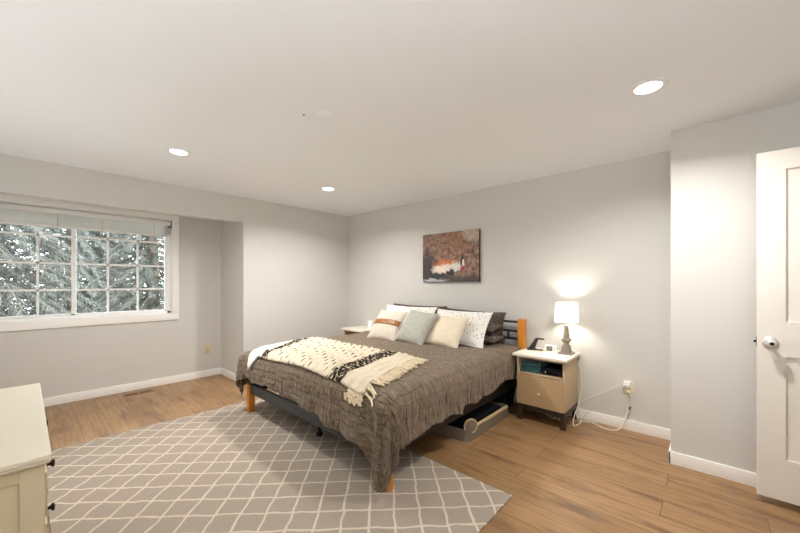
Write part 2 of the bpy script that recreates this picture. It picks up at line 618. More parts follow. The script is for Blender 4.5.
def canvasmat():
    """autumn woodland print: rusty trees, dark bank, pale fiery water, small figure in red and white"""
    g = N('woodland_print')
    uv = g.tex('UV')
    wob = g.noise(uv, 9, 5, 0.75, col=True)
    va = g.n.new('ShaderNodeVectorMath'); va.operation = 'MULTIPLY_ADD'
    g.l.new(wob, va.inputs[0]); va.inputs[1].default_value = (0.26, 0.26, 0)
    vb = g.n.new('ShaderNodeVectorMath'); vb.operation = 'SUBTRACT'
    g.l.new(uv, vb.inputs[0]); vb.inputs[1].default_value = (0.13, 0.13, 0)
    g.l.new(vb.outputs[0], va.inputs[2])
    x, y, z = g.sep(va.outputs[0])
    px, py, pz = g.sep(uv)
    trees = g.noise(g.map(uv, (17, 11, 1)), 1.0, 6, 0.75)
    bl = g.noise(uv, 5, 4, 0.7)
    c = g.mix(g.math('MULTIPLY', g.math('SUBTRACT', trees, 0.36), 3.6, clamp=True), lin((44, 30, 28)), lin((178, 142, 122)))
    c = g.mix(g.math('MULTIPLY', g.ell(x, y, 0.58, 0.80, 0.34, 0.5, 0.9), g.math('MULTIPLY', g.math('SUBTRACT', bl, 0.35), 2.5, clamp=True)), c, g.mix(0.75, c, lin((160, 104, 62))))
    c = g.mix(g.math('MULTIPLY', g.ell(x, y, 0.92, 0.98, 0.22, 0.22, 0.5), g.math('MULTIPLY', trees, 1.2)), c, lin((196, 186, 172)))
    c = g.mix(g.math('MULTIPLY', g.ell(x, y, 0.10, 0.30, 0.22, 0.42, 0.8), 0.85), c, lin((46, 40, 42)))
    c = g.mix(g.math('MULTIPLY', g.band(y, -1, 0.20, 0.12), 0.85), c, lin((60, 54, 56)))
    c = g.mix(g.ell(x, y, 0.42, 0.35, 0.25, 0.14, 0.8), c, lin((200, 116, 66)))
    c = g.mix(g.ell(x, y, 0.42, 0.26, 0.27, 0.11, 0.6), c, lin((236, 222, 206)))
    c = g.mix(g.ell(x, y, 0.62, 0.31, 0.10, 0.10, 0.7), c, lin((220, 214, 206)))
    c = g.mix(g.ell(x, y, 0.53, 0.19, 0.09, 0.09, 0.4), c, lin((42, 42, 48)))
    c = g.mix(g.ell(x, y, 0.28, 0.12, 0.18, 0.06, 0.4), c, lin((52, 54, 62)))
    c = g.mix(g.math('MULTIPLY', g.ell(x, y, 0.22, 0.03, 0.28, 0.045, 0.6), 0.8), c, lin((196, 198, 206)))
    c = g.mix(g.ell(px, py, 0.735, 0.40, 0.040, 0.11, 0.5), c, lin((30, 24, 24)))
    c = g.mix(g.ell(px, py, 0.745, 0.36, 0.020, 0.10, 0.4), c, lin((232, 222, 212)))
    c = g.mix(g.ell(px, py, 0.748, 0.27, 0.024, 0.055, 0.4), c, lin((176, 30, 30)))
    g.l.new(c, g.b.inputs['Base Color'])
    g.b.inputs['Roughness'].default_value = 0.6
    return g.m
M['canvas'] = canvasmat()

# ---------------------------------------------------------------- the room
H = 2.44
XB, YB = 4.298, -0.468          # jutting closet wall
XN = -0.753                      # window wall of the bay
YN = -1.737                      # side of the bay
ZS = 2.109                       # underside of the header
YF = -4.5
XR = 5.58
def sbox(name, mat, *boxes, bevel=0):
    m = MB()
    for b in boxes:
        m.box(*b)
    return struct(m.build(name, mat, None, bevel))

sbox('floor', M['floor'], (-0.95, YF - 0.15, -0.12, 6.95, 0.15, 0))
sbox('ceiling', M['ceiling'], (-0.95, YF - 0.15, H, 6.95, 0.15, H + 0.12))
sbox('wall_back', M['wall'], (-0.15, 0, 0, XB + 0.05, 0.15, H))
sbox('wall_closet', M['wall'], (XB, YB, 0, XR + 0.12, 0.15, H))
sbox('wall_left', M['wall'], (-0.13, YN, 0, 0, 0, H), (-0.13, YF, ZS, 0, YN, H))
sbox('wall_bay', M['wall'], (XN - 0.15, YN, 0, -0.13, YN + 0.13, H))
WY0, WY1, WZ0, WZ1 = -4.20, -2.35, 0.915, 2.15
sbox('wall_window', M['wall'], (XN - 0.15, YF, 0, XN, YN, WZ0), (XN - 0.15, YF, WZ1, XN, YN, H),
     (XN - 0.15, WY1, WZ0, XN, YN, WZ1), (XN - 0.15, YF, WZ0, XN, WY0, WZ1))
sbox('wall_front', M['wall'], (-0.95, YF - 0.15, 0, XR + 0.12, YF, H))
DY0, DY1 = -1.50, -0.67
sbox('wall_right', M['wall'], (XR, DY1, 0, XR + 0.12, YB, H), (XR, YF, 0, XR + 0.12, DY0, H), (XR, DY0, 2.14, XR + 0.12, DY1, H))
sbox('wall_hall', M['wall'], (6.85, -1.9, 0, 6.95, -0.2, H), (XR + 0.12, -1.95, 0, 6.95, -1.85, H), (XR + 0.12, -0.3, 0, 6.95, -0.2, H))

BH, BT = 0.092, 0.013
def base(name, *b):
    return sbox(name, M['trim'], *b, bevel=0.003)
base('baseboard_back', (0, -BT, 0, XB, 0, BH))
base('baseboard_closet', (XB - BT, YB - BT, 0, XR, YB, BH), (XB - BT, YB - BT, 0, XB, 0, BH))
base('baseboard_left', (0, YN - BT, 0, BT, 0, BH))
base('baseboard_bay', (XN, YN - BT, 0, BT, YN, BH))
base('baseboard_window', (XN, YF, 0, XN + BT, YN - BT, BH))
base('baseboard_front', (XN, YF, 0, XR, YF + BT, BH))
base('baseboard_right', (XR - BT, YF, 0, XR, DY0 - 0.08, BH))
sbox('trim_1', M['trim'], (XR - 0.018, DY0 - 0.08, 0, XR, DY0, 2.22), (XR - 0.018, DY0, 2.14, XR, DY1, 2.22), (XR - 0.018, DY1, 0, XR, DY1 + 0.075, 2.22), bevel=0.003)

# window 1: casing, frame, two sashes with grids, panes
win = struct(thing('window_1', 'white sliding window with grid panes', 'window', (XN, 0, 0)))
del win['label']; del win['category']
cw = 0.078
m = MB()
m.box(0, WY0 - cw, WZ0 - cw, 0.02, WY1 + cw, WZ0)
m.box(0, WY0 - cw, WZ1, 0.02, WY1 + cw, WZ1 + cw)
m.box(0, WY1, WZ0, 0.02, WY1 + cw, WZ1)
m.box(0, WY0 - cw, WZ0, 0.02, WY0, WZ1)
m.build('window_casing', M['trim'], win, 0.003)
fw_ = 0.045
m = MB()
fx0, fx1 = -0.125, -0.035
m.box(fx0, WY0, WZ0, fx1, WY1, WZ0 + fw_); m.box(fx0, WY0, WZ1 - fw_, fx1, WY1, WZ1)
m.box(fx0, WY1 - fw_, WZ0, fx1, WY1, WZ1); m.box(fx0, WY0, WZ0, fx1, WY0 + fw_, WZ1)
m.box(fx1, WY0, WZ0, 0.0, WY1, WZ0 + 0.012); m.box(fx1, WY1 - 0.012, WZ0, 0.0, WY1, WZ1)
m.box(fx1, WY0, WZ1 - 0.012, 0.0, WY1, WZ1); m.box(fx1, WY0, WZ0, 0.0, WY0 + 0.012, WZ1)
m.build('window_frame', M['vinyl'], win, 0.002)
mid = -3.283
for (a, b, xo) in ((mid - 0.022, WY1 - fw_, -0.075), (WY0 + fw_, mid + 0.022, -0.11)):
    z0, z1 = WZ0 + fw_, WZ1 - fw_
    s_ = 0.028
    m = MB()
    m.box(xo, a, z0, xo + 0.03, b, z0 + s_ * 0.6); m.box(xo, a, z1 - s_, xo + 0.03, b, z1)
    m.box(xo, a, z0, xo + 0.03, a + s_ * 1.2, z1); m.box(xo, b - s_ * (0.8), z0, xo + 0.03, b, z1)
    sash = m.build('sash', M['vinyl'], win, 0.002)
    m = MB()
    ya, yb = a + s_, b - s_ * 0.8
    for k in (1, 2):
        yc = ya + (yb - ya) * k / 3
        m.box(xo + 0.006, yc - 0.010, z0, xo + 0.020, yc + 0.010, z1)
    for zc in (1.245, 1.54, 1.845):
        m.box(xo + 0.006, ya, zc - 0.010, xo + 0.020, yb, zc + 0.010)
    m.build('muntin_grid', M['vinyl'], sash)
    MB().box(xo + 0.011, ya, z0, xo + 0.015, yb, z1).build('pane', M['glass'], sash, smooth=0)

# raised blind in the window head
bl = thing('window_blind', 'white slatted blind drawn up at the top of the window', 'blind', (XN, 0, 0))
MB().box(-0.032, WY0 + 0.016, 2.072, 0.030, WY1 - 0.016, 2.122).build('headrail', M['blind'], bl, 0.003)
m = MB()
for i in range(12):
    z = 1.952 + i * 0.0098
    dx = 0.004 * math.sin(i * 1.7)
    m.box(-0.030 + dx, WY0 + 0.02, z, 0.016 + dx, WY1 - 0.02, z + 0.0042)
m.build('slat_stack', M['blind'], bl, smooth=0)
MB().box(-0.030, WY0 + 0.02, 1.925, 0.016, WY1 - 0.02, 1.948).build('bottom_rail', M['blind'], bl, 0.003)
for y in (-2.55, -3.05, -3.42, -3.95):
    MB().tube([(0.0205, y, 2.072), (0.0205, y, 1.93)], 0.0022, 6).build('lift_cord', M['cord_grey'], bl)
for y0 in (WY1 - 0.016,):
    MB().box(-0.030, y0 - 0.026, 2.045, 0.0235, y0, 2.066).build('end_bracket', M['grey_box'], bl, 0.002)
    MB().box(-0.030, y0 - 0.004, 2.070, 0.0325, y0 + 0.003, 2.126).build('end_cap', M['grey_rail'], bl, 0.001)

# ---------------------------------------------------------------- outdoors
sbox('ground', M['ground'], (-40, -40, -3.3, -1.2, 40, -3.2))
def conifer(name, label, loc, height, rad, mat, seed, nb=150, droop=0.5):
    rnd = random.Random(seed)
    t = thing(name, label, 'tree', loc, 0, 'conifers beyond the window')
    MB().tube([(0, 0, 0), (0.03, 0.02, height * 0.5), (0, 0, height)], [0.2, 0.15, 0.1, 0.04], 9, 4).build('trunk', M['bark'], t)
    br = MB(); nd = MB()
    for i in range(nb):
        f = (i + rnd.random()) / nb
        z = height * (0.22 + 0.76 * f)
        L = rad * (1 - f) ** 0.75 * rnd.uniform(0.75, 1.1) + 0.15
        az = i * 2.39996 + rnd.uniform(-0.3, 0.3)
        d = Vector((math.cos(az), math.sin(az), 0))
        side = Vector((-d.y, d.x, 0))
        pts = []
        n = 9
        for k in range(n):
            q = k / (n - 1)
            pts.append(Vector((0, 0, z)) + d * L * q + Vector((0, 0, L * (0.10 * q - droop * q * q))) + side * 0.06 * math.sin(q * 3 + i))
        br.tube(pts, [0.022, 0.016, 0.010, 0.005], 4)
        m_ = int(L * 92)
        for j in range(m_):
            q = 0.12 + 0.88 * (j + rnd.random()) / m_
            k = min(n - 2, int(q * (n - 1)))
            p = pts[k].lerp(pts[k + 1], q * (n - 1) - k)
            sg = 1 if j % 2 else -1
            ln = rnd.uniform(0.08, 0.24) * (1.15 - 0.5 * q)
            dr = (side * sg * rnd.uniform(0.5, 1.0) + d * rnd.uniform(0.3, 0.9) + Vector((0, 0, rnd.uniform(-0.75, 0.1)))).normalized()
            w = dr.cross(Vector((rnd.uniform(-1, 1), rnd.uniform(-1, 1), 1))).normalized() * rnd.uniform(0.007, 0.016)
            up = dr.cross(w).normalized() * 0.006
            a = len(nd.v)
            mdl = p + dr * ln * 0.45
            nd.v += [tuple(p), tuple(mdl + w), tuple(p + dr * ln - Vector((0, 0, 0.04))), tuple(mdl - w), tuple(mdl + up), tuple(mdl - up)]
            nd.f += [(a, a + 1, a + 4), (a + 1, a + 2, a + 4), (a + 2, a + 3, a + 4), (a + 3, a, a + 4),
                     (a, a + 5, a + 1), (a + 1, a + 5, a + 2), (a + 2, a + 5, a + 3), (a + 3, a + 5, a)]
    br.build('branches', M['bark'], t, smooth=0, fix=False)
    nd.build('foliage', mat, t, smooth=0, fix=False)
    return t
conifer('conifer_tree', 'large pale conifer closest to the window filling its left sash', (-4.6, -4.25, -3.2), 9.5, 2.1, M['needles'], 3, 420)
conifer('conifer_tree', 'conifer with sparse boughs behind the right sash beside open sky', (-6.9, -1.3, -3.2), 9.6, 1.55, M['needles'], 11, 300)
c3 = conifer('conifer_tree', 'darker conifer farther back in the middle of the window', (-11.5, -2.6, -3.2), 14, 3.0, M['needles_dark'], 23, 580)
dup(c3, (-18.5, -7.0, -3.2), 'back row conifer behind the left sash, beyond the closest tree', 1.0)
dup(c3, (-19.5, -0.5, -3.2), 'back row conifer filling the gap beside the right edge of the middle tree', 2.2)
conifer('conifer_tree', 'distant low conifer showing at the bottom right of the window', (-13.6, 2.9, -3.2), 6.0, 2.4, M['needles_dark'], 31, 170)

# ---------------------------------------------------------------- recessed lights
M['can_glow'] = emat('led_lens', LAMP_COL, 9.0)
def downlight(loc, label):
    t = thing('ceiling_light', label, 'ceiling light', loc, 0, 'recessed ceiling lights')
    MB().lathe([(0.064, -0.001), (0.066, -0.005), (0.090, -0.004), (0.094, 0.0), (0.064, 0.0)], 36).build('trim_ring', M['white_plastic'], t)
    MB().lathe([(0.0645, -0.001), (0.060, -0.005), (0.045, -0.009), (0.02, -0.011), (0.001, -0.0115)], 36).build('lens', M['can_glow'], t)
    ld = bpy.data.lights.new('led_beam', 'AREA')
    ld.shape = 'DISK'
    ld.size = 0.11
    ld.spread = math.radians(152)
    ld.energy = CAN_POWER
    ld.color = LAMP_COL
    lo = bpy.data.objects.new('led_beam', ld)
    COL.objects.link(lo)
    lo.parent = t
    lo.location = (0, 0, -0.014)
    return t
cl = downlight((1.165, -2.78, H), 'round recessed ceiling light nearest the window')
dup(cl, (1.16, -1.24, H), 'round recessed ceiling light near the far corner left of the bed')
dup(cl, (4.25, -1.28, H), 'large looking recessed ceiling light on the right above the door side')

cp = tag(MB().lathe([(0.052, 0.0), (0.052, -0.003), (0.049, -0.0045), (0.001, -0.0045)], 36).build('ceiling_plate', M['ceiling']), 'flat white round cover plate in the middle of the ceiling', 'cover plate')
cp.location = (2.64, -2.33, H)
hk = tag(MB().lathe([(0.007, 0.0), (0.006, -0.004), (0.001, -0.006)], 12).build('ceiling_screw', M['grey_box']), 'tiny grey screw head in the ceiling beside the cover plate', 'screw')
hk.location = (2.52, -2.42, H)

# ---------------------------------------------------------------- rug
rg = tag(MB().box(0, 0, 0, 2.92, 1.94, 0.012).build('area_rug', M['rug'], None, 0.004), 'taupe rug with cream diamond lattice under the foot of the bed', 'rug')
rg.location = (0.685, -3.57, 0)

# ---------------------------------------------------------------- bed frame
RUG = 0.012
bed = thing('bed', 'black metal bed frame with honey coloured wooden posts', 'bed', (2.015, -1.06, 0))
def L(x, y, z):
    return (x - 2.015, y + 1.06, z)
def bxl(m, x0, y0, z0, x1, y1, z1):
    a = L(x0, y0, z0); b = L(x1, y1, z1)
    return m.box(*a, *b)
for x in (1.005, 2.952):
    p = bxl(MB(), x, -2.138, RUG, x + 0.062, -2.076, 0.30).build('leg', M['oak_orange'], bed, 0.004)
    p['label'] = 'honey wood foot post'
for x in (0.985, 2.98):
    p = bxl(MB(), x, -0.10, 0, x + 0.07, -0.03, 0.936).build('headboard_post', M['oak_orange'], bed, 0.006)
    p['label'] = 'honey wood headboard post'
for z, t in ((0.900, 0.022), (0.800, 0.022), (0.718, 0.022), (0.45, 0.03)):
    bxl(MB(), 1.035, -0.075, z - t / 2, 2.98, -0.053, z + t / 2).build('headboard_rail', M['black_metal'], bed, 0.002)
for x in (1.15, 1.50, 1.85, 2.16, 2.51, 2.86):
    bxl(MB(), x - 0.009, -0.073, 0.72, x + 0.009, -0.055, 0.80).build('headboard_bar', M['black_metal'], bed)
for x in (1.05, 2.965):
    bxl(MB(), x - 0.015, -2.08, 0.215, x + 0.02, -0.10, 0.30).build('side_rail', M['black_metal'], bed, 0.003)
p = bxl(MB(), 1.05, -2.125, 0.205, 2.965, -2.095, 0.30).build('foot_rail', M['grey_rail'], bed, 0.003)
p['label'] = 'charcoal foot rail'
bxl(MB(), 1.99, -2.08, 0.20, 2.04, -0.12, 0.25).build('center_rail', M['black_metal'], bed, 0.003)
m = MB()
for i in range(14):
    y = -2.0 + i * 0.14
    bxl(m, 1.07, y, 0.275, 2.95, y + 0.06, 0.295)
m.build('slats', M['black_metal'], bed)
for y in (-1.95, -1.0):
    m = MB()
    m.tube([L(2.015, y, 0.012 if y < -1.65 else 0), L(2.015, y, 0.205)], 0.016, 10)
    m.lathe([(0.03, 0), (0.03, 0.02), (0.018, 0.03)], 14, L(2.015, y, 0.012 if y < -1.65 else 0))
    m.build('support_leg', M['black_metal'], bed)

# mattress
mt = thing('mattress', 'white mattress edge showing between quilt and bed rail', 'mattress', (2.015, -1.10, 0.30))
MB().box(-0.925, -0.975, 0.0, 0.955, 0.985, 0.325).build('mattress_body', M['sheet'], mt, 0.055, segs=4)

# ---------------------------------------------------------------- quilt
QX0, QX1, QYF, QYH, QR, QZ = 0.955, 3.075, -2.195, -0.115, 0.125, 0.652
XI0, XI1, YFI = QX0 + QR, QX1 - QR, QYF + QR
RC, FC = 0.49, 0.545
def sm(a, b, t):
    t = max(0, min(1, (t - a) / (b - a)))
    return t * t * (3 - 2 * t)
def nz3(x, y, z):
    return noise.noise(Vector((x, y, z)))
def quilt_pt(a, b, off=0.0, rough=1.0):
    ex = a - XI1 if a > XI1 else (a - XI0 if a < XI0 else 0.0)
    ey = b - YFI if b < YFI else 0.0
    d = math.hypot(ex, ey)
    cx = min(max(a, XI0), XI1); cy = max(b, YFI)
    n = Vector((ex / d, ey / d, 0)) if d > 1e-6 else Vector((0, 0, 0))
    if ex > 0 and ey:
        # the loose corner hangs in one broad fold whose tip lies towards the foot
        an = math.atan2(abs(ey), abs(ex))
        dm = min(RC / max(1e-6, math.cos(an)), FC / max(1e-6, math.sin(an)))
        g_ = math.degrees(an)
        lc = RC + 0.15 * sm(15, 58, g_) - (RC + 0.15 - FC) * sm(60, 90, g_)
        d = d / dm * lc
    lim = QR * PI / 2
    zt = QZ + 0.010 * (1 - ((cx - 1.96) / 1.1) ** 2) + 0.004 * nz3(a * 2.2, b * 2.2, 1) - 0.012 * sm(2.2, 3.0, cx) * sm(-1.6, -2.1, cy) - 0.022 * sm(1.7, 1.1, cx) * sm(-1.5, -2.1, cy)
    if d < lim:
        g = d / QR
        ho, dz = QR * math.sin(g), QR * (1 - math.cos(g))
        nv = n * math.sin(g) + Vector((0, 0, math.cos(g)))
        fold = sm(0.4, 1.0, d / lim) * 0.3
    else:
        q = d - lim
        ho = QR + 0.015 * q
        dz = QR + q
        nv = n.copy()
        fold = 0.3 + 0.7 * sm(0.0, 0.25, q)
    corner = (abs(ex) * abs(ey)) ** 0.5 / max(d, 1e-6) if d > 0 else 0
    along = a * 1.0 - b * 1.0 if (ex and ey) else (a if ey else b)
    # hanging folds: gentle on the long side, deeper at the foot and at the corner
    if ex and ey:
        ang = math.atan2(abs(ey), abs(ex))
        fd = 0.022 * math.sin(ang * 7.0 + 0.6) * sm(0.1, 0.4, d) + 0.01 * math.sin(ang * 17)
        ho += 0.05 * math.sin(ang * 2)
    else:
        amp = 0.012 if ex else (0.010 + 0.014 * sm(1.6, 2.9, a))
        fd = amp * (math.sin(along * 21 + 1.3 * nz3(along * 3, 2, 0)) + 0.8 * nz3(along * 9, d * 3, 5))
    p = Vector((cx, cy, zt - dz)) + n * (ho + fd * fold)
    wr = 0.010 * nz3(a * 9, b * 17, 0.3) + 0.005 * nz3(a * 26, b * 40, 2.3)
    if d > 0:
        al = math.atan2(ey, ex) * 0.35 + (b if ex and not ey else a)
        wr += sm(0.03, 0.2, d) * (0.012 * nz3(al * 34, d * 5, 7.7) + 0.006 * nz3(al * 70, d * 14, 3.1))
    k = 0.28 + 0.72 * sm(0.02, 0.25, d)
    k = max(k, 0.28 + 0.5 * sm(2.3, 2.8, a))
    p += nv * (wr * k * rough + off)
    p.z = max(p.z, 0.03)
    return p
def hem_right(b):
    v = 0.33 + 0.06 * sm(-0.4, -1.2, b) + 0.02 * sm(-1.2, -2.0, b) + (RC - 0.41) * sm(-1.99, -2.07, b)
    return v + (0.010 * math.sin(b * 13) + 0.008 * math.sin(b * 29 + 1)) * sm(-2.07, -1.9, b)
def hem_left(b):
    return 0.42 + 0.01 * math.sin(b * 17)
def hem_foot(a):
    v = 0.33 + 0.03 * sm(1.1, 2.0, a) + 0.08 * sm(2.0, 2.7, a) + (FC - 0.44) * sm(2.80, 2.94, a)
    return v + (0.010 * math.sin(a * 15) + 0.006 * math.sin(a * 31)) * sm(2.94, 2.7, a)
NA, NB = 230, 220
def quilt_fn(i, j):
    u, v = i, j
    # plan parameters with the hem line as outer border; two passes settle the corner
    bb = QYH + (YFI - QYH - 0.33) * v
    aa = XI0 + (XI1 - XI0) * u
    wl_, wr_ = hem_left(bb), hem_right(bb)
    tot = wl_ + (XI1 - XI0) + wr_
    aa = XI0 - wl_ + tot * u
    fl = hem_foot(aa)
    bb = QYH + (YFI - fl - QYH) * v
    return aa, bb
def quilt_grid(u, v):
    a, b = quilt_fn(u, v)
    return quilt_pt(a, b)
q = thing('quilt', 'taupe ruched quilt hanging over the sides and foot of the bed', 'quilt', (0, 0, 0))
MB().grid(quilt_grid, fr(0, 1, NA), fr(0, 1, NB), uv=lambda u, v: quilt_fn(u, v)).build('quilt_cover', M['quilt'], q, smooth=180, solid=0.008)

# ---------------------------------------------------------------- throw blanket
th = thing('throw_blanket', 'cream knitted throw with dark bands and fringe across the foot of the bed', 'throw blanket', (0, 0, 0))
TA0, TA1 = 0.80, 2.86
def throw_fn(u, v):
    a = TA0 + (TA1 - TA0) * u
    front = -2.13 - 0.045 * math.sin(u * PI) - 0.02 * math.sin(u * 9) - 0.15 * sm(0.12, 0.0, u) - 0.05 * sm(0.85, 1.0, u)
    back = -1.36 + 0.02 * math.sin(u * 7) - 0.05 * sm(0.9, 1.0, u)
    b = back + (front - back) * v
    fs = 0.44 if u <= 0 else (0.44 - 0.96 * u if u < 0.146 else 0.30 * (0.84 - u) / 0.694 if u < 0.84 else 0.0)
    bs = -0.10 - 0.68 * u if u < 0.146 else -0.20 + 0.02 * (u - 0.146) if u < 0.84 else -0.19 - 0.2 * (u - 0.84)
    a2 = a + fs * v + bs * (1 - v)      # gathered towards the front, the bands run askew
    return a2, b
def throw_pt(u, v):
    a, b = throw_fn(u, v)
    lump = 0.005 * math.sin((a - TA0) / 0.088 * 2 * PI) + 0.006 * nz3(a * 30, b * 30, 0)
    return quilt_pt(a, b, 0.024 + lump, 0.6)
def throw_uv(u, v):
    return ((TA1 - TA0) * u, 0.85 * v)
MB().grid(throw_pt, fr(0, 1, 150), fr(0, 1, 60), uv=throw_uv).build('knit_body', M['throw'], th, smooth=180, solid=0.016)
def fringe(u, du, n, mat, seed, lng, name='fringe'):
    rnd = random.Random(seed)
    m = MB()
    for i in range(n):
        v = (i + 0.5) / n
        a, b = throw_fn(u, v)
        pts = []
        sk = rnd.uniform(-0.25, 0.25)
        L_ = lng * rnd.uniform(0.75, 1.1)
        for k in range(6):
            t = k / 5
            pts.append(quilt_pt(a + du * L_ * t, b + sk * L_ * t - (0.03 * t if v > 0.9 else 0), 0.020 + 0.006 * rnd.random(), 0.6))
        m.tube(pts, rnd.uniform(0.005, 0.008), 5)
    # front edge near the end as well
    o = m.build(name, mat, th)
    return o
M['fringe'] = pm('cream_yarn', (236, 221, 192), (214, 196, 164), 60, 0.95)
fringe(0.995, 1, 46, M['fringe'], 5, 0.13)
m = MB()
rnd = random.Random(9)
for i in range(16):
    u = 0.925 + 0.07 * i / 15
    a, b = throw_fn(u, 1.0)
    L_ = rnd.uniform(0.03, 0.07)
    m.tube([quilt_pt(a + rnd.uniform(-.01, .01) * k, b - L_ * k / 4, 0.02, 0.5) for k in range(5)], 0.007, 5)
m.build('corner_tassel', M['fringe'], th)

# ---------------------------------------------------------------- pillows
def pillow_mb(w, h, t, seed, n=30, pinch=0.07, wr=0.006, flange=0.0, sag=0.0):
    """closed cushion in local x (width), z (height), y (thickness, front = -y); uv in metres"""
    m = MB()
    def side(sg):
        def f(u, v):
            eu = 1 - abs(u) ** 2.6; ev = 1 - abs(v) ** 2.6
            bx = u * w / 2 * (1 - pinch * (1 - v * v) * abs(u))
            bz = v * h / 2 * (1 - pinch * (1 - u * u) * abs(v))
            uu = min(1, abs(u) / (1 - flange)); vv = min(1, abs(v) / (1 - flange))
            th_ = t / 2 * (max(0, (1 - uu ** 2.4)) * max(0, (1 - vv ** 2.4))) ** 0.5
            wv = wr * (nz3(u * 4 + seed, v * 4, seed) + 0.6 * nz3(u * 10, v * 9 + seed, seed)) * (eu * ev) ** 0.3
            cr = -0.25 * sag * math.exp(-((v - 0.1 * math.sin(u * 3)) / 0.16) ** 2) * (eu * ev)
            return (bx, sg * (th_ + 0.002 + (wv + cr) * (1 if sg < 0 else 0.4)), bz)
        return f
    us = [math.sin(PI / 2 * q) for q in fr(-1, 1, n)]
    uv = lambda u, v: (u * w / 2 + seed, v * h / 2)
    m.grid(side(-1), us, us, uv)
    m.grid(side(1), us, us, uv)
    k = n * n
    # border strip
    ring = [i * n for i in range(n)] + [(n - 1) * n + j for j in range(1, n)] + [i * n + n - 1 for i in range(n - 2, -1, -1)] + [j for j in range(n - 2, 0, -1)]
    for i in range(len(ring)):
        a, b = ring[i], ring[(i + 1) % len(ring)]
        m.f.append((a, b, b + k, a + k))
    # flip back side for outward normals
    nf = (n - 1) * (n - 1)
    for i in range(nf, 2 * nf):
        m.f[i] = m.f[i][::-1]
    return m, side(-1)
def pillow(name, label, w, h, t, c, lean, yaw, roll, mat, seed, group=None, **kw):
    """c = centre; lean = tilt backwards in degrees from upright"""
    m, fn = pillow_mb(w, h, t, seed, **kw)
    o = thing(name, label, 'pillow', c, 0, group)
    o.rotation_euler = (Matrix.Rotation(math.radians(yaw), 3, 'Z') @ Matrix.Rotation(math.radians(-lean), 3, 'X') @ Matrix.Rotation(math.radians(roll), 3, 'Y')).to_euler()
    m.build('pillow_cover', mat, o, smooth=60)
    return o, fn
pillow('bed_pillow', 'brown ruched pillow propped at the left of the headboard', 0.92, 0.40, 0.08, (1.64, -0.160, 0.835), 8, 0, 0, M['brown_sham'], 1.0, flange=0.06, wr=0.01)
pillow('bed_pillow', 'brown ruched pillow propped upright at the right of the headboard', 0.82, 0.37, 0.08, (2.455, -0.150, 0.825), 6, 0, 1, M['brown_sham'], 2.0, flange=0.06, wr=0.012)
pillow('bed_pillow', 'lower of two brown pillows lying stacked at the right of the headboard', 0.66, 0.24, 0.13, (2.53, -0.285, 0.725), 84, 0, 0, M['brown_sham'], 3.0, wr=0.014, pinch=0.03)
pillow('bed_pillow', 'upper of two brown pillows lying stacked at the right of the headboard', 0.66, 0.22, 0.11, (2.52, -0.275, 0.842), 80, 0, 2, M['brown_sham'], 4.0, wr=0.014, pinch=0.03)
pillow('bed_pillow', 'white sprigged pillow behind the leather banded and sage cushions', 0.86, 0.43, 0.11, (1.605, -0.36, 0.838), 30, 0, 0, M['floral'], 5.0, flange=0.05, wr=0.008)
pillow('bed_pillow', 'white pillow with small grey sprigs at the right beside the cream cushion', 0.72, 0.42, 0.08, (2.455, -0.44, 0.838), 33, 0, 0, M['floral'], 6.0, flange=0.05, wr=0.008)
o, fn = pillow('cushion', 'oatmeal cushion with a tan leather band, leftmost on the bed', 0.43, 0.43, 0.12, (1.63, -0.72, 0.815), 40, 4, 0, M['pill_grey'], 7.0)
us = fr(-0.985, 0.985, 26)
MB().grid(lambda u, v: (lambda p: (p[0], p[1] - 0.004, p[2]))(fn(u, v)), us, fr(-0.10, 0.22, 8)).build('leather_band', M['leather'], o, smooth=60, solid=0.004)['label'] = 'tan leather band'
ringp = [fn(s, -1) for s in fr(-1, 1, 12)] + [fn(1, s) for s in fr(-1, 1, 12)][1:] + [fn(s, 1) for s in fr(1, -1, 12)][1:] + [fn(-1, s) for s in fr(1, -1, 12)][1:-1]
MB().tube([(p[0], 0, p[2]) for p in ringp], 0.006, 6, closed=True).build('piping', M['piping'], o)
o, fn = pillow('cushion', 'sage green grey cushion second from the left on the bed', 0.44, 0.43, 0.14, (2.055, -0.69, 0.822), 38, -3, 4, M['pill_sage'], 8.0, wr=0.012)
o, fn = pillow('cushion', 'plain cream linen cushion in the middle right of the bed', 0.45, 0.38, 0.12, (2.39, -0.60, 0.808), 38, 2, 2, M['pill_cream'], 9.0, wr=0.010)
MB().tube([(p[0], 0, p[2]) for p in [fn(s, -1) for s in fr(-1, 1, 12)] + [fn(1, s) for s in fr(-1, 1, 12)][1:] + [fn(s, 1) for s in fr(1, -1, 12)][1:] + [fn(-1, s) for s in fr(1, -1, 12)][1:-1]], 0.004, 6, closed=True).build('piping', M['pill_cream'], o)

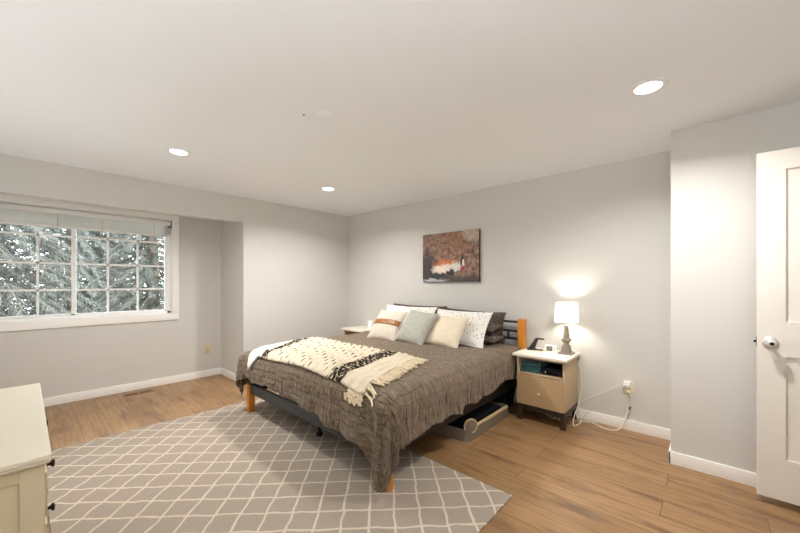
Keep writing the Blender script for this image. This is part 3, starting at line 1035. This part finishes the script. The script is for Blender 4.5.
# ---------------------------------------------------------------- nightstands
def nightstand(loc, label):
    t = thing('nightstand', label, 'nightstand', loc, 0, 'matching bedside tables')
    w, d = 0.44, 0.405           # local x: 0..w, y: -d..0
    fm = MB()
    fm.box(0.0, -d, 0.110, w, -d + 0.03, 0.160); fm.box(0.0, -0.03, 0.110, w, 0, 0.160)
    fm.box(0.0, -d, 0.110, 0.03, 0, 0.160); fm.box(w - 0.03, -d, 0.110, w, 0, 0.160)
    fm.build('base_frame', M['ns_frame'], t, 0.002)
    for x in (0.0, w - 0.042):
        for y in (-d, -0.042):
            MB().box(x, y, 0, x + 0.042, y + 0.042, 0.112).build('leg', M['ns_frame'], t, 0.002)
    z0, z1 = 0.160, 0.620
    b = MB()
    b.box(0, -d, z0, 0.018, 0, z1); b.box(w - 0.018, -d, z0, w, 0, z1)
    b.box(0.018, -0.012, z0, w - 0.018, 0, z1)
    b.box(0.018, -d, z0, w - 0.018, -0.012, z0 + 0.016)
    b.box(0.018, -d + 0.008, 0.448, w - 0.018, -0.012, 0.462)
    b.box(0.018, -d, z1 - 0.022, w - 0.018, -0.012, z1)
    b.build('body', M['ns_body'], t, 0.0015)
    MB().box(-0.028, -d - 0.045, z1, w + 0.028, 0.0, z1 + 0.024).build('table_top', M['ns_top'], t, 0.003)
    # drawer front with two shallow diagonal facets meeting along a slanted line
    dr = MB()
    x0, x1, a, c = 0.004, w - 0.004, z0 + 0.003, 0.446
    yF, yB = -d - 0.012, -d - 0.001
    k = len(dr.v)
    dr.v += [(x0, yF, a), (x1, yF, a), (x1, yF, c), (x0, yF, c), (x0, yB, a), (x1, yB, a), (x1, yB, c), (x0, yB, c),
             (x0 + 0.20, yF - 0.012, c), (x1 - 0.03, yF - 0.012, a)]
    dr.f += [(0, 9, 8, 3), (9, 1, 2, 8), (0, 4, 5, 1, 9), (3, 8, 2, 6, 7), (0, 3, 7, 4), (1, 5, 6, 2), (4, 7, 6, 5)]
    dw = dr.build('drawer', M['ns_panel'], t, smooth=0)
    MB().lathe([(0.004, 0.0), (0.004, -0.012), (0.011, -0.016), (0.012, -0.024), (0.007, -0.028), (0.001, -0.029)], 16, (w / 2, -d - 0.014, 0.288), 'y').build('knob', M['brass'], dw)
    return t
ns = nightstand((3.112, -0.014, 0), 'beige nightstand with open shelf and drawer right of the bed')
dup(ns, (0.43, -0.014, 0), 'matching nightstand mostly hidden beyond the left side of the bed')
NT = 0.644

# table lamp
lp = thing('table_lamp', 'lit table lamp with white drum shade and grey turned base', 'lamp', (3.49, -0.16, NT))
m = MB()
m.frustum(0, 0, 0, 0.125, 0.125, 0.016, 0.120, 0.120)
m.frustum(0, 0, 0.016, 0.088, 0.088, 0.030, 0.080, 0.080)
m.frustum(0, 0, 0.030, 0.074, 0.074, 0.085, 0.058, 0.058)
m.build('lamp_foot', M['lamp_wood'], lp, 0.003)
m = MB()
m.frustum(0, 0, 0.085, 0.040, 0.040, 0.100, 0.034, 0.034)
m.frustum(0, 0, 0.100, 0.034, 0.034, 0.135, 0.078, 0.078)
m.frustum(0, 0, 0.135, 0.078, 0.078, 0.145, 0.060, 0.060)
m.frustum(0, 0, 0.145, 0.050, 0.050, 0.160, 0.034, 0.034)
m.frustum(0, 0, 0.160, 0.046, 0.046, 0.255, 0.030, 0.030)
m.frustum(0, 0, 0.255, 0.030, 0.030, 0.266, 0.058, 0.058)
m.frustum(0, 0, 0.266, 0.058, 0.058, 0.274, 0.050, 0.050)
m.build('lamp_stem', M['lamp_wood'], lp, 0.002)
MB().lathe([(0.010, 0.274), (0.010, 0.300), (0.016, 0.302), (0.016, 0.345), (0.012, 0.35)], 16).build('socket', M['nickel'], lp)
sh = MB()
n = 48
prof = [(0.106, 0.306), (0.095, 0.488)]
for r, z in prof:
    for i in range(n):
        sh.v.append((r * math.cos(2 * PI * i / n), r * math.sin(2 * PI * i / n), z))
for i in range(n):
    sh.f.append((i, (i + 1) % n, n + (i + 1) % n, n + i))
sd = sh.build('lamp_shade', M['shade'], lp, smooth=60)
for (r, z) in prof:
    MB().tube([(r * math.cos(2 * PI * i / 40), r * math.sin(2 * PI * i / 40), z) for i in range(40)], 0.003, 6, closed=True).build('shade_rim', M['shade'], sd)
m = MB()
m.tube([(0.014, 0, 0.30), (0.05, 0, 0.34), (0.055, 0, 0.42), (0.0, 0, 0.488)], 0.0018, 6, 5)
m.tube([(-0.014, 0, 0.30), (-0.05, 0, 0.34), (-0.055, 0, 0.42), (0.0, 0, 0.488)], 0.0018, 6, 5)
for k in range(3):
    a = k * 2 * PI / 3 + 0.4
    m.tube([(0, 0, 0.480), (0.094 * math.cos(a), 0.094 * math.sin(a), 0.486)], 0.0016, 6)
m.lathe([(0.004, 0.486), (0.009, 0.492), (0.009, 0.500), (0.003, 0.508), (0.001, 0.509)], 14)
m.build('harp_finial', M['nickel'], lp)
BULB = 240.0
M['bulb'] = emat('warm_bulb', (1.0, 0.93, 0.82), BULB)
MB().lathe([(0.012, 0.345), (0.016, 0.36), (0.028, 0.385), (0.030, 0.400), (0.022, 0.420), (0.010, 0.430), (0.001, 0.432)], 20).build('bulb', M['bulb'], lp)

# charger stand, clock on the right nightstand
cs = thing('phone_charger', 'black slanted phone charging stand on the nightstand', 'charger', (3.175, -0.165, NT), math.radians(24))
MB().box(-0.060, -0.045, 0, 0.085, 0.045, 0.012).build('charger_base', M['black_plastic'], cs, 0.004)
MB().prism([(-0.045, 0.012), (0.012, 0.012), (0.048, 0.118), (0.022, 0.118)], 'y', -0.032, 0.032).build('stand', M['black_plastic'], cs, 0.004)
MB().prism([(0.022, 0.108), (0.030, 0.122), (0.100, 0.116), (0.106, 0.108), (0.098, 0.104), (0.050, 0.108)], 'y', -0.030, 0.030).build('charging_head', M['black_plastic'], cs, 0.003)
MB().lathe([(0.026, 0.012), (0.026, 0.016), (0.001, 0.0165)], 20, (0.055, 0, 0)).build('charging_pad', M['white_plastic'], cs)
ck = thing('alarm_clock', 'small white desk clock with grey screen beside the lamp', 'clock', (3.345, -0.165, NT), math.radians(16))
MB().prism([(-0.030, 0), (0.030, 0), (0.016, 0.066), (-0.010, 0.066)], 'x', -0.052, 0.052).build('clock_case', M['white_plastic'], ck, 0.004)
q_ = MB()
q_.box(-0.038, -0.002, -0.024, 0.018, 0.0025, 0.024)
sc = q_.build('screen', M['screen'], ck, 0.001)
sc.location = (0, -0.0205, 0.034)
sc.rotation_euler = (-0.295, 0, 0)
MB().lathe([(0.006, 0), (0.006, -0.004), (0.001, -0.005)], 12, (0.036, -0.021, 0.034), 'y').build('button', M['grey_box'], ck)

# things on the open shelf
SH = 0.462
tw = thing('folded_towel', 'folded teal towel at the left on the nightstand shelf', 'towel', (3.225, -0.27, SH))
def towel_layer(z0, z1, w, d, seed):
    m = MB()
    def f(u, v):
        a = 2 * PI * u
        ca, sa = math.cos(a), math.sin(a)
        e = 0.5
        y = d / 2 * math.copysign(abs(ca) ** e, ca)
        z = (z0 + z1) / 2 + (z1 - z0) / 2 * math.copysign(abs(sa) ** 0.8, sa)
        x = (v - 0.5) * w
        return (x, y + 0.004 * nz3(x * 20, a, seed), z + 0.003 * nz3(x * 25, a * 2, seed + 3) * (1 if sa > 0 else 0))
    m.grid(f, fr(0, 1, 30), fr(0, 1, 16))
    return m
for i, (za, zb, w_, d_) in enumerate(((0.0, 0.030, 0.185, 0.24), (0.030, 0.058, 0.178, 0.235), (0.058, 0.088, 0.172, 0.23))):
    m = towel_layer(za, zb, w_, d_, i * 5)
    # close ends
    for col in (0, 15):
        m.f.append(tuple(r * 16 + col for r in range(29)))
    m.build('towel_fold', M['teal'], tw, smooth=60)
bk = thing('black_pouch', 'black zip pouch at the right on the nightstand shelf', 'pouch', (3.426, -0.25, SH))
m = MB()
m.box(-0.098, -0.125, 0.0, 0.098, 0.12, 0.066)
m.build('pouch_body', M['black_cloth'], bk, 0.022, segs=4)
MB().tube([(-0.088, -0.128, 0.034), (-0.03, -0.129, 0.036), (0.03, -0.129, 0.036), (0.088, -0.128, 0.034)], 0.0028, 6).build('zipper', M['grey_rail'], bk)
MB().box(-0.060, -0.137, 0.020, -0.052, -0.129, 0.038).build('zip_pull', M['nickel'], bk, 0.001)
gb = tag(MB().box(-0.16, -0.032, 0, 0.18, 0.032, 0.115).build('storage_tin', M['grey_box'], None, 0.006), 'grey box at the back of the nightstand shelf behind towel and pouch', 'box')
gb.location = (3.32, -0.075, SH)

# white device on the far nightstand
dv = thing('white_device', 'small white upright device on the nightstand beyond the bed', 'device', (0.80, -0.235, NT), math.radians(35))
MB().box(-0.03, -0.025, 0, 0.03, 0.025, 0.010).build('device_base', M['white_plastic'], dv, 0.003)
m = MB().box(-0.034, -0.006, 0, 0.034, 0.006, 0.115)
m.move(Matrix.Translation((0, 0, 0.008)) @ Matrix.Rotation(-0.12, 4, 'X'))
m.build('device_panel', M['white_plastic'], dv, 0.004)

# ---------------------------------------------------------------- under the bed
sb = thing('underbed_bag', 'taupe underbed storage bag with straw coloured rim poking out beside the nightstand', 'storage bag', (2.93, -0.81, 0))
m = MB()
prof = []
def rrect(x0, y0, x1, y1, r, n=6):
    P = []
    for (cx, cy, a0) in ((x1 - r, y0 + r, -PI / 2), (x1 - r, y1 - r, 0), (x0 + r, y1 - r, PI / 2), (x0 + r, y0 + r, PI)):
        for k in range(n + 1):
            a = a0 + PI / 2 * k / n
            P.append((cx + r * math.cos(a), cy + r * math.sin(a)))
    return P
out = rrect(-0.42, -0.40, 0.10, 0.43, 0.07)
inn = rrect(-0.40, -0.38, 0.08, 0.41, 0.055)
n_ = len(out)
m.v += [(x, y, 0) for x, y in out] + [(x, y, 0.095) for x, y in out] + [(x, y, 0.095) for x, y in inn] + [(x, y, 0.012) for x, y in inn]
for a in range(3):
    for i in range(n_):
        j = (i + 1) % n_
        m.f.append((a * n_ + i, a * n_ + j, (a + 1) * n_ + j, (a + 1) * n_ + i))
m.f.append(tuple(range(n_))[::-1]); m.f.append(tuple(range(3 * n_, 4 * n_)))
m.build('bag_body', M['bag'], sb, smooth=50)
MB().tube([(0.085, -0.27, 0.098), (0.090, 0.0, 0.099), (0.090, 0.20, 0.099), (0.088, 0.37, 0.098)], 0.014, 8, 4).build('rim', M['bag_rim'], sb)['label'] = 'straw coloured rim'
m = MB()
m.lathe([(0.001, 0.004), (0.05, 0.006), (0.058, 0.0), (0.058, -0.014), (0.05, -0.02), (0.001, -0.02)], 24, (0, 0, 0), 'x')
m.move(Matrix.Translation((0.088, -0.325, 0.120)) @ Matrix.Rotation(-0.6, 4, 'Z'))
m.build('end_flap', M['bag'], sb)
m = MB().tube([(0.0, 0.058 * math.cos(2 * PI * i / 30), 0.058 * math.sin(2 * PI * i / 30)) for i in range(30)], 0.006, 6, closed=True)
m.move(Matrix.Translation((0.090, -0.325, 0.120)) @ Matrix.Rotation(-0.6, 4, 'Z'))
m.build('flap_trim', M['bag_rim'], sb)
m, _f = pillow_mb(0.42, 0.70, 0.12, 12.0, n=18, wr=0.02)
m.uv = None
m.move(Matrix.Translation((2.76, -0.80, 0.085)) @ Matrix.Rotation(PI / 2, 4, 'X'))
tag(m.build('dark_blanket', M['black_cloth'], None), 'dark folded blanket lying inside the underbed bag', 'blanket')
m, _f = pillow_mb(0.20, 0.34, 0.05, 14.0, n=14, wr=0.02)
m.uv = None
m.move(Matrix.Translation((2.80, -0.92, 0.172)) @ Matrix.Rotation(PI / 2, 4, 'X'))
tag(m.build('maroon_cloth', M['maroon'], None), 'dark red cloth on top of the blanket under the bed', 'cloth')

bn = thing('shade_filler', 'added black block standing in for the shade under the head of the bed', 'shade filler', (2.70, -0.215, 0))  # added black box, covers the lit wall to darken the space under the bed
m = MB()
m.frustum(0, 0, 0, 0.46, 0.24, 0.185, 0.50, 0.26)
m.build('filler_body', M['black_cloth'], bn, 0.012, segs=3)
MB().box(-0.255, -0.135, 0.172, 0.255, 0.135, 0.200).build('filler_cap', M['black_cloth'], bn, 0.008)
# ---------------------------------------------------------------- picture
pc = thing('canvas_picture', 'unframed autumn woodland canvas print on the wall above the bed', 'picture', (2.058, 0, 1.652))
MB().box(-0.425, -0.034, -0.316, 0.425, 0, 0.316).build('canvas_body', M['ns_frame'], pc, 0.002)
MB().grid(lambda u, v: ((u - 0.5) * 0.848, -0.0345, (v - 0.5) * 0.630), fr(0, 1, 2), fr(0, 1, 2)).build('print', M['canvas'], pc, smooth=0, solid=0.0006)

# ---------------------------------------------------------------- outlets and cords
def outlet(loc, rz, label, pmat):
    t = thing('wall_outlet', label, 'outlet', loc, rz)
    MB().box(-0.036, -0.006, -0.058, 0.036, 0, 0.058).build('cover_plate', pmat, t, 0.002)
    for z in (-0.021, 0.021):
        r = MB().box(-0.017, -0.008, z - 0.014, 0.017, -0.004, z + 0.014).build('receptacle', pmat, t, 0.002)
        s2 = MB()
        s2.box(-0.008, -0.0085, z - 0.006, -0.006, -0.0075, z + 0.006)
        s2.box(0.006, -0.0085, z - 0.006, 0.008, -0.0075, z + 0.006)
        s2.build('slots', M['dark'], r, smooth=0)
    return t
outlet((XN, -1.915, 0.375), PI / 2, 'almond wall outlet below the window at the right end of the bay', M['almond'])
outlet((3.972, 0, 0.385), 0, 'cream wall outlet with plugs right of the nightstand', M['cream_plate'])
ad = thing('plug_adapter', 'white cube power adapter in the upper socket of the right outlet', 'adapter', (3.966, -0.008, 0.410))
MB().box(-0.030, -0.042, -0.024, 0.022, 0, 0.030).build('adapter_body', M['white_plastic'], ad, 0.004)
MB().box(-0.022, -0.0435, -0.012, -0.006, -0.041, -0.007).build('port', M['dark'], ad)
Wc = [(3.972, -0.036, 0.360), (3.985, -0.042, 0.340), (3.988, -0.038, 0.27), (3.978, -0.036, 0.20), (3.955, -0.050, 0.13), (3.930, -0.075, 0.050), (3.890, -0.105, 0.008),
      (3.80, -0.125, 0.006), (3.735, -0.095, 0.006), (3.69, -0.060, 0.006), (3.625, -0.075, 0.006), (3.585, -0.11, 0.010), (3.567, -0.11, 0.09), (3.578, -0.075, 0.17), (3.592, -0.050, 0.28), (3.588, -0.030, 0.42), (3.570, -0.006, 0.52)]
wc = thing('power_cord', 'thick white power cord looping from the outlet along the floor to the nightstand', 'cord', (0, 0, 0), 0)
MB().tube(Wc, 0.0055, 8, 6).build('cable', M['cord_white'], wc)
MB().box(3.957, -0.040, 0.348, 3.987, -0.008, 0.376).build('plug', M['cream_plate'], wc, 0.004)
MB().tube([(3.986, -0.037, 0.225), (3.980, -0.036, 0.195)], 0.009, 8).build('cord_joint', M['grey_box'], wc)
tc1 = MB().tube([(3.936, -0.030, 0.425), (3.86, -0.028, 0.37), (3.76, -0.024, 0.29), (3.65, -0.022, 0.22), (3.60, -0.022, 0.185), (3.574, -0.030, 0.17)], 0.0024, 6, 5).build('charging_cord', M['cord_white'], None)
tag(tc1, 'upper of two thin cords strung from the adapter to the nightstand', 'cord')
tc2 = MB().tube([(3.936, -0.030, 0.392), (3.86, -0.026, 0.31), (3.76, -0.022, 0.205), (3.68, -0.024, 0.125), (3.62, -0.03, 0.05), (3.60, -0.03, 0.012), (3.57, -0.03, 0.006)], 0.0020, 6, 5).build('charging_cord', M['cord_grey'], None)
tag(tc2, 'lower thin grey cord sloping from the adapter to the floor', 'cord')
# second loop by the nightstand's leg
tc3 = MB().tube([(3.560, -0.20, 0.02), (3.575, -0.24, 0.006), (3.60, -0.20, 0.006), (3.612, -0.14, 0.02), (3.600, -0.10, 0.09), (3.585, -0.09, 0.14), (3.566, -0.14, 0.10), (3.562, -0.18, 0.05)], 0.0042, 8, 6, closed=True).build('cord_loop', M['cord_white'], None)
tag(tc3, 'small loop of white cord standing against the right side of the nightstand', 'cord')
cc = MB()
for k in range(3):
    cx, cz, r = 3.36 + 0.05 * k, 0.058 + 0.008 * k, 0.045 - 0.006 * k
    cc.tube([(cx + 1.4 * r * math.cos(a), -0.22 - 0.03 * k + 0.02 * math.sin(a * 2 + k), cz + r * 0.95 * math.sin(a)) for a in fr(0, 2 * PI, 22)[:-1]], 0.004, 7, closed=True)
cc.tube([(3.25, -0.15, 0.10), (3.30, -0.20, 0.095), (3.36, -0.23, 0.07), (3.43, -0.24, 0.09), (3.50, -0.20, 0.10)], 0.004, 7, 6)
tag(cc.build('coiled_cable', M['cord_white']), 'coil of white cable under the nightstand', 'cable')

# floor vent
vt = thing('floor_vent', 'tan floor vent by the baseboard below the window', 'vent', (-0.565, -2.74, 0))
m = MB()
m.box(-0.055, -0.145, 0, 0.055, -0.125, 0.005); m.box(-0.055, 0.125, 0, 0.055, 0.145, 0.005)
m.box(-0.055, -0.145, 0, -0.036, 0.145, 0.005); m.box(0.036, -0.145, 0, 0.055, 0.145, 0.005)
m.box(-0.04, -0.010, 0, 0.04, 0.010, 0.005)
m.build('vent_frame', M['vent'], vt, 0.0015)
MB().box(-0.038, -0.127, 0.0002, 0.038, 0.127, 0.001).build('duct_opening', M['dark'], vt, smooth=0)
m = MB()
for i in range(3):
    x = -0.020 + i * 0.020
    m.box(x - 0.0022, -0.127, 0.0008, x + 0.0022, 0.127, 0.0016)
m.build('louvers', M['vent'], vt, smooth=0)

# ---------------------------------------------------------------- door
dr = struct(thing('door_1', 'white two panel door standing open', 'door', (4.722, -0.668, 0)))
del dr['label']; del dr['category']
DW, DZ0, DZ1, DT = 0.815, 0.045, 2.112, 0.036
m = MB()
st, lk0, lk1 = 0.118, 0.894, 1.099
m.box(0, 0, DZ0, st, DT, DZ1); m.box(DW - st, 0, DZ0, DW, DT, DZ1)
m.box(st, 0, DZ0, DW - st, DT, 0.287); m.box(st, 0, lk0, DW - st, DT, lk1); m.box(st, 0, 1.996, DW - st, DT, DZ1)
m.box(st, 0.012, 0.287, DW - st, DT - 0.012, 1.996)
m.build('door_slab', M['door'], dr)
kn = MB()
kx, kz = 0.056, 0.972
kn.lathe([(0.034, 0.0), (0.034, -0.005), (0.028, -0.010), (0.013, -0.014), (0.012, -0.030), (0.022, -0.038), (0.028, -0.050), (0.027, -0.062), (0.018, -0.068), (0.001, -0.069)], 28, (kx, 0, kz), 'y')
kn.lathe([(0.034, 0.0), (0.034, 0.005), (0.028, 0.010), (0.013, 0.014), (0.012, 0.030), (0.022, 0.038), (0.028, 0.050), (0.027, 0.062), (0.018, 0.068), (0.001, 0.069)], 28, (kx, DT, kz), 'y')
k1 = kn.build('door_knob', M['nickel'], dr)
MB().lathe([(0.010, -0.0685), (0.010, -0.0705), (0.001, -0.071)], 16, (kx, 0, kz), 'y').build('knob_center', M['dark_bronze'], k1)  # small dark disc at the centre of the knob face
l1 = MB().box(-0.0015, 0.006, kz - 0.028, 0.001, DT - 0.006, kz + 0.028).build('latch_plate', M['dark_bronze'], dr)
MB().box(-0.012, 0.012, kz - 0.008, 0.001, DT - 0.012, kz + 0.006).build('latch_bolt', M['dark_bronze'], l1, 0.002)
for z in (0.25, 1.08, 1.90):
    MB().tube([(DW + 0.006, -0.006, z - 0.045), (DW + 0.006, -0.006, z + 0.045)], 0.007, 10).build('hinge', M['dark_bronze'], dr)

# ---------------------------------------------------------------- dresser
ds = thing('dresser', 'cream painted dresser with dark knobs in the left foreground', 'dresser', (2.492, -3.622, 0.012))
x0, x1, yb_, yf_ = -0.53, 0.53, -0.50, 0.0
m = MB()
# front frame faces +y (yf_); side panels recessed inside stiles
m.box(x0, yb_, 0.07, x1, yb_ + 0.015, 0.778)
m.box(x0 + 0.012, yb_, 0.07, x1 - 0.012, yf_ - 0.02, 0.10)
for sx in (x0, x1 - 0.022):
    m.box(sx, yf_ - 0.052, -0.012, sx + 0.022, yf_, 0.778)
    m.box(sx, yb_, -0.012, sx + 0.022, yb_ + 0.05, 0.778)
    m.box(sx, yb_ + 0.05, 0.07, sx + 0.022, yf_ - 0.052, 0.14)
    m.box(sx, yb_ + 0.05, 0.735, sx + 0.022, yf_ - 0.052, 0.778)
    m.box(sx + 0.007, yb_ + 0.05, 0.14, sx + 0.015, yf_ - 0.052, 0.735)
m.box(x0 + 0.022, yf_ - 0.022, 0.745, x1 - 0.022, yf_, 0.778)
m.box(x0 + 0.022, yf_ - 0.022, 0.07, x1 - 0.022, yf_, 0.115)
m.box(-0.012, yf_ - 0.022, 0.115, 0.012, yf_, 0.745)
for k in range(1, 4):
    z = 0.115 + 0.1575 * k
    m.box(x0 + 0.022, yf_ - 0.022, z - 0.009, x1 - 0.022, yf_, z + 0.009)
m.build('carcass', M['dresser'], ds, 0.0015)
m = MB()
e = 0.014
m.frustum(0, (yb_ + yf_) / 2 , 0.772, x1 - x0 + 0.02, yf_ - yb_ + 0.02, 0.782, x1 - x0 + 2 * e, yf_ - yb_ + 2 * e)
m.box(x0 - e, yb_ - e, 0.782, x1 + e, yf_ + e, 0.800)
m.build('dresser_top', M['dresser_top'], ds, 0.005, segs=3)
for cx0, cx1 in ((x0 + 0.024, -0.014), (0.014, x1 - 0.024)):
    for k in range(4):
        za, zb = 0.117 + 0.1575 * k + (0.009 if k else 0), 0.115 + 0.1575 * (k + 1) - 0.011
        d_ = MB().box(cx0, yf_ - 0.02, za, cx1, yf_ + 0.006, zb).build('drawer', M['dresser'], ds, 0.003)
        zc = (za + zb) / 2
        for t_ in (0.5,):
            kx_ = cx0 + (cx1 - cx0) * t_
            MB().lathe([(0.010, 0.006), (0.008, 0.010), (0.005, 0.016), (0.006, 0.020), (0.013, 0.025), (0.013, 0.031), (0.001, 0.034)], 16, (kx_, yf_, zc), 'y').build('knob', M['dark_bronze'], d_)
